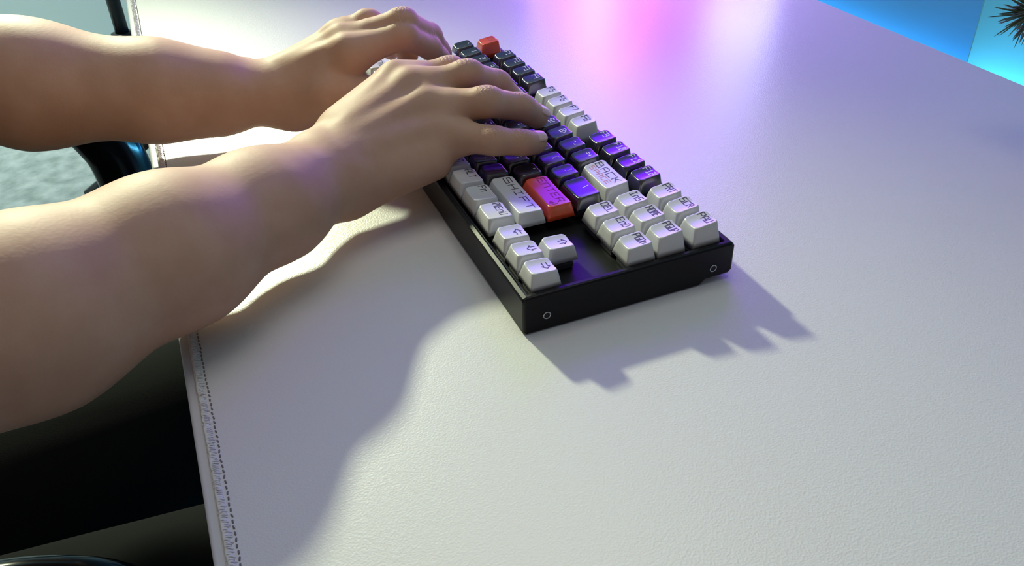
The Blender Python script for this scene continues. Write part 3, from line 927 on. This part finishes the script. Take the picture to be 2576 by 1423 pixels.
v, f = along([(14, -112), (34, -104), (70, -80), (100, -48), (112, -8), (108, -8), (96, -46), (66, -76), (30, -98), (9, -104)])
pydata('lamp_head', v, f, M['shade'], st, True, so)
M['bulb'] = emit('bulb_glow', (.95, 1.0, .85), 8)
v, f = along([(0.5, -98), (12, -96), (20, -86), (44, -76), (56, -66), (40, -60), (0.5, -58)], 24)
pydata('bulb', v, f, M['bulb'], st, True, so)

# ================================================================ MONITOR (portrait, above the frame, mirrored in the mat)
ma = A_((-355., 304.)); mb = A_((-199., 594.))
mc = (ma+mb)/2; mw = np.linalg.norm(mb-ma); mx = (mb-ma)/mw
mn = A_((mx[1], -mx[0]))           # facing the keyboard
MZ0, MZ1 = 34, 600
mon_o = (mc[0], mc[1], -2)
mon = empty('monitor', mon_o, 'upright monitor with a glowing pink and violet screen at desk back', 'monitor')
def mpt(u, v, w):
    p = mc+mx*u+mn*w
    return (p[0], p[1], v)
def mbox(u0, u1, v0, v1, w0, w1):
    vs = [mpt(u, v, w) for u in (u0, u1) for v in (v0, v1) for w in (w0, w1)]
    fs = [(0, 1, 3, 2), (4, 6, 7, 5), (0, 4, 5, 1), (2, 3, 7, 6), (0, 2, 6, 4), (1, 5, 7, 3)]
    return vs, fs
hw = mw/2
pydata('housing', *mbox(-hw-8, hw+8, MZ0-8, MZ1+8, -30, -4), M['metal'], mon, False, mon_o)
for u0, u1, v0, v1 in ((-hw-8, -hw, MZ0-8, MZ1+8), (hw, hw+8, MZ0-8, MZ1+8), (-hw, hw, MZ0-8, MZ0), (-hw, hw, MZ1, MZ1+8)):
    pydata('bezel', *mbox(u0, u1, v0, v1, -4, 1), M['metal'], mon, False, mon_o)
pydata('stand_neck', *mbox(-30, 30, 8, 300, -70, -30), M['metal'], mon, False, mon_o)
pydata('stand_base', *mbox(-100, 100, -2+2, 10, -120, 40), M['metal'], mon, False, mon_o)
# screen picture: flat emission with a soft wallpaper
sm = bpy.data.materials.new('screen_picture'); sm.use_nodes = True
N = sm.node_tree.nodes; L = sm.node_tree.links; N.clear()
uvn = N.new('ShaderNodeUVMap'); sep = N.new('ShaderNodeSeparateXYZ'); L.new(uvn.outputs[0], sep.inputs[0])
def ramp(stops, sock):
    r = N.new('ShaderNodeValToRGB'); e = r.color_ramp.elements
    e[0].position, e[0].color = stops[0][0], (*stops[0][1], 1); e[1].position, e[1].color = stops[-1][0], (*stops[-1][1], 1)
    for p, c in stops[1:-1]:
        q = e.new(p); q.color = (*c, 1)
    L.new(sock, r.inputs['Fac']); return r
SCREEN_LOW = [(0, (.34, .22, 1.0)), (.14, (.50, .16, 1.0)), (.28, (1.0, .50, .95)), (.42, (.90, .11, 1.0)), (.56, (.34, .01, 1.0)), (.68, (.32, .04, 1.0)), (.79, (.58, .54, .95)), (1, (.54, .56, .9))]
SCREEN_HIGH = [(0, (.09, .003, 1.0)), (.48, (.22, .008, 1.0)), (.62, (.14, .008, .5)), (1, (.16, .05, .42))]
rl = ramp(SCREEN_LOW, sep.outputs['X']); rh = ramp(SCREEN_HIGH, sep.outputs['X'])
rv = ramp([(0, (0, 0, 0)), (.17, (0, 0, 0)), (.42, (1, 1, 1)), (1, (1, 1, 1))], sep.outputs['Y'])
mix = N.new('ShaderNodeMix'); mix.data_type = 'RGBA'
L.new(rv.outputs['Color'], mix.inputs['Factor']); L.new(rl.outputs['Color'], mix.inputs['A']); L.new(rh.outputs['Color'], mix.inputs['B'])
em = N.new('ShaderNodeEmission'); L.new(mix.outputs['Result'], em.inputs['Color'])
rs = ramp([(0, (.66, .66, .66)), (.10, (.52, .52, .52)), (.26, (.44, .44, .44)), (.45, (.82, .82, .82)), (1, (.82, .82, .82))], sep.outputs['Y'])
mu = N.new('ShaderNodeMath'); mu.operation = 'MULTIPLY'; mu.inputs[1].default_value = 12.0
L.new(rs.outputs['Color'], mu.inputs[0]); L.new(mu.outputs[0], em.inputs['Strength'])
ou = N.new('ShaderNodeOutputMaterial'); L.new(em.outputs[0], ou.inputs[0])
scr = pydata('screen', [mpt(-hw, MZ0, 0), mpt(hw, MZ0, 0), mpt(hw, MZ1, 0), mpt(-hw, MZ1, 0)], [(0, 1, 2, 3)], sm, mon, False, mon_o)
uvl = scr.data.uv_layers.new(name='UVMap')
for i, c in enumerate(((0, 0), (1, 0), (1, 1), (0, 1))): uvl.data[i].uv = c

# ================================================================ POTTED PINE
pp = (372, 452, 0)
pine = empty('potted_pine', pp, 'small potted pine with dark green needles at the desk corner', 'plant')
v, f = lathe([(0.5, .4), (34, .4), (36, 3), (45, 78), (48, 80), (48, 92), (43, 92), (41, 80), (0.5, 78)], pp, 28); pydata('pot', v, f, M['pot'], pine, True, pp)
v, f = lathe([(0.3, 84), (30, 84), (42, 81)], pp, 24); pydata('soil', v, f, M['soil'], pine, True, pp)
trunk = spline([(372, 452, 80), (366, 455, 130), (374, 449, 190), (368, 452, 250)], 5)
v, f = tube(trunk, [7-4*i/len(trunk) for i in range(len(trunk))], 9); pydata('trunk', v, f, M['bark'], pine, True, pp)
tips = [((366, 455, 130), (281, 397, 91)), ((370, 452, 160), (330, 400, 130)), ((372, 450, 190), (430, 480, 180)), ((371, 450, 210), (390, 400, 225)),
        ((370, 452, 170), (360, 490, 200)), ((368, 452, 245), (350, 452, 300))]
for bi, (a, b) in enumerate(tips):
    a = A_(a, float); b = A_(b, float)
    mid = (a+b)/2+A_((0, 0, 10.))
    br = spline([a, mid, b], 6)
    v, f = tube(br, [3.2-1.6*i/len(br) for i in range(len(br))], 7)
    bo = pydata('branch', v, f, M['bark'], pine, True, pp)
    rng = np.random.default_rng(bi+3)
    vs, fs = [], []
    dirn = (b-br[-4]); dirn /= np.linalg.norm(dirn)
    for k in range(330):
        t = rng.uniform(.25, 1.0)**.6
        ii = t*(len(br)-1); i0 = int(min(ii, len(br)-2)); root = br[i0]+(br[i0+1]-br[i0])*(ii-i0)
        rv_ = rng.normal(size=3); rv_ -= dirn*np.dot(rv_, dirn); rv_ /= np.linalg.norm(rv_)
        spread = rng.uniform(.15, 1.25)
        d = dirn*rng.uniform(.6, 1.0)+rv_*spread; d /= np.linalg.norm(d)
        Ln = rng.uniform(15, 25)
        s1 = np.cross(d, rv_+A_((.1, .2, .3))); s1 /= np.linalg.norm(s1); s2 = np.cross(d, s1)
        w = rng.uniform(.55, .8)
        bend = A_((0, 0, -1.))*rng.uniform(0, 2)
        base = len(vs)
        for q, (tt, ww) in enumerate(((0, w*.7), (.5, w), (.85, w*.7))):
            c = root+d*Ln*tt+bend*tt*tt
            for s_, e_ in ((1, 0), (-.5, .87), (-.5, -.87)):
                vs.append(tuple(c+s1*ww*s_+s2*ww*e_))
        vs.append(tuple(root+d*Ln+bend))
        for q in range(2):
            for e_ in range(3):
                e2 = (e_+1) % 3
                fs.append((base+q*3+e_, base+q*3+e2, base+q*3+3+e2, base+q*3+3+e_))
        for e_ in range(3): fs.append((base+6+e_, base+6+(e_+1) % 3, base+9))
    no = pydata('needles', vs, fs, M['needle'], bo, True, pp); no['kind'] = 'stuff'
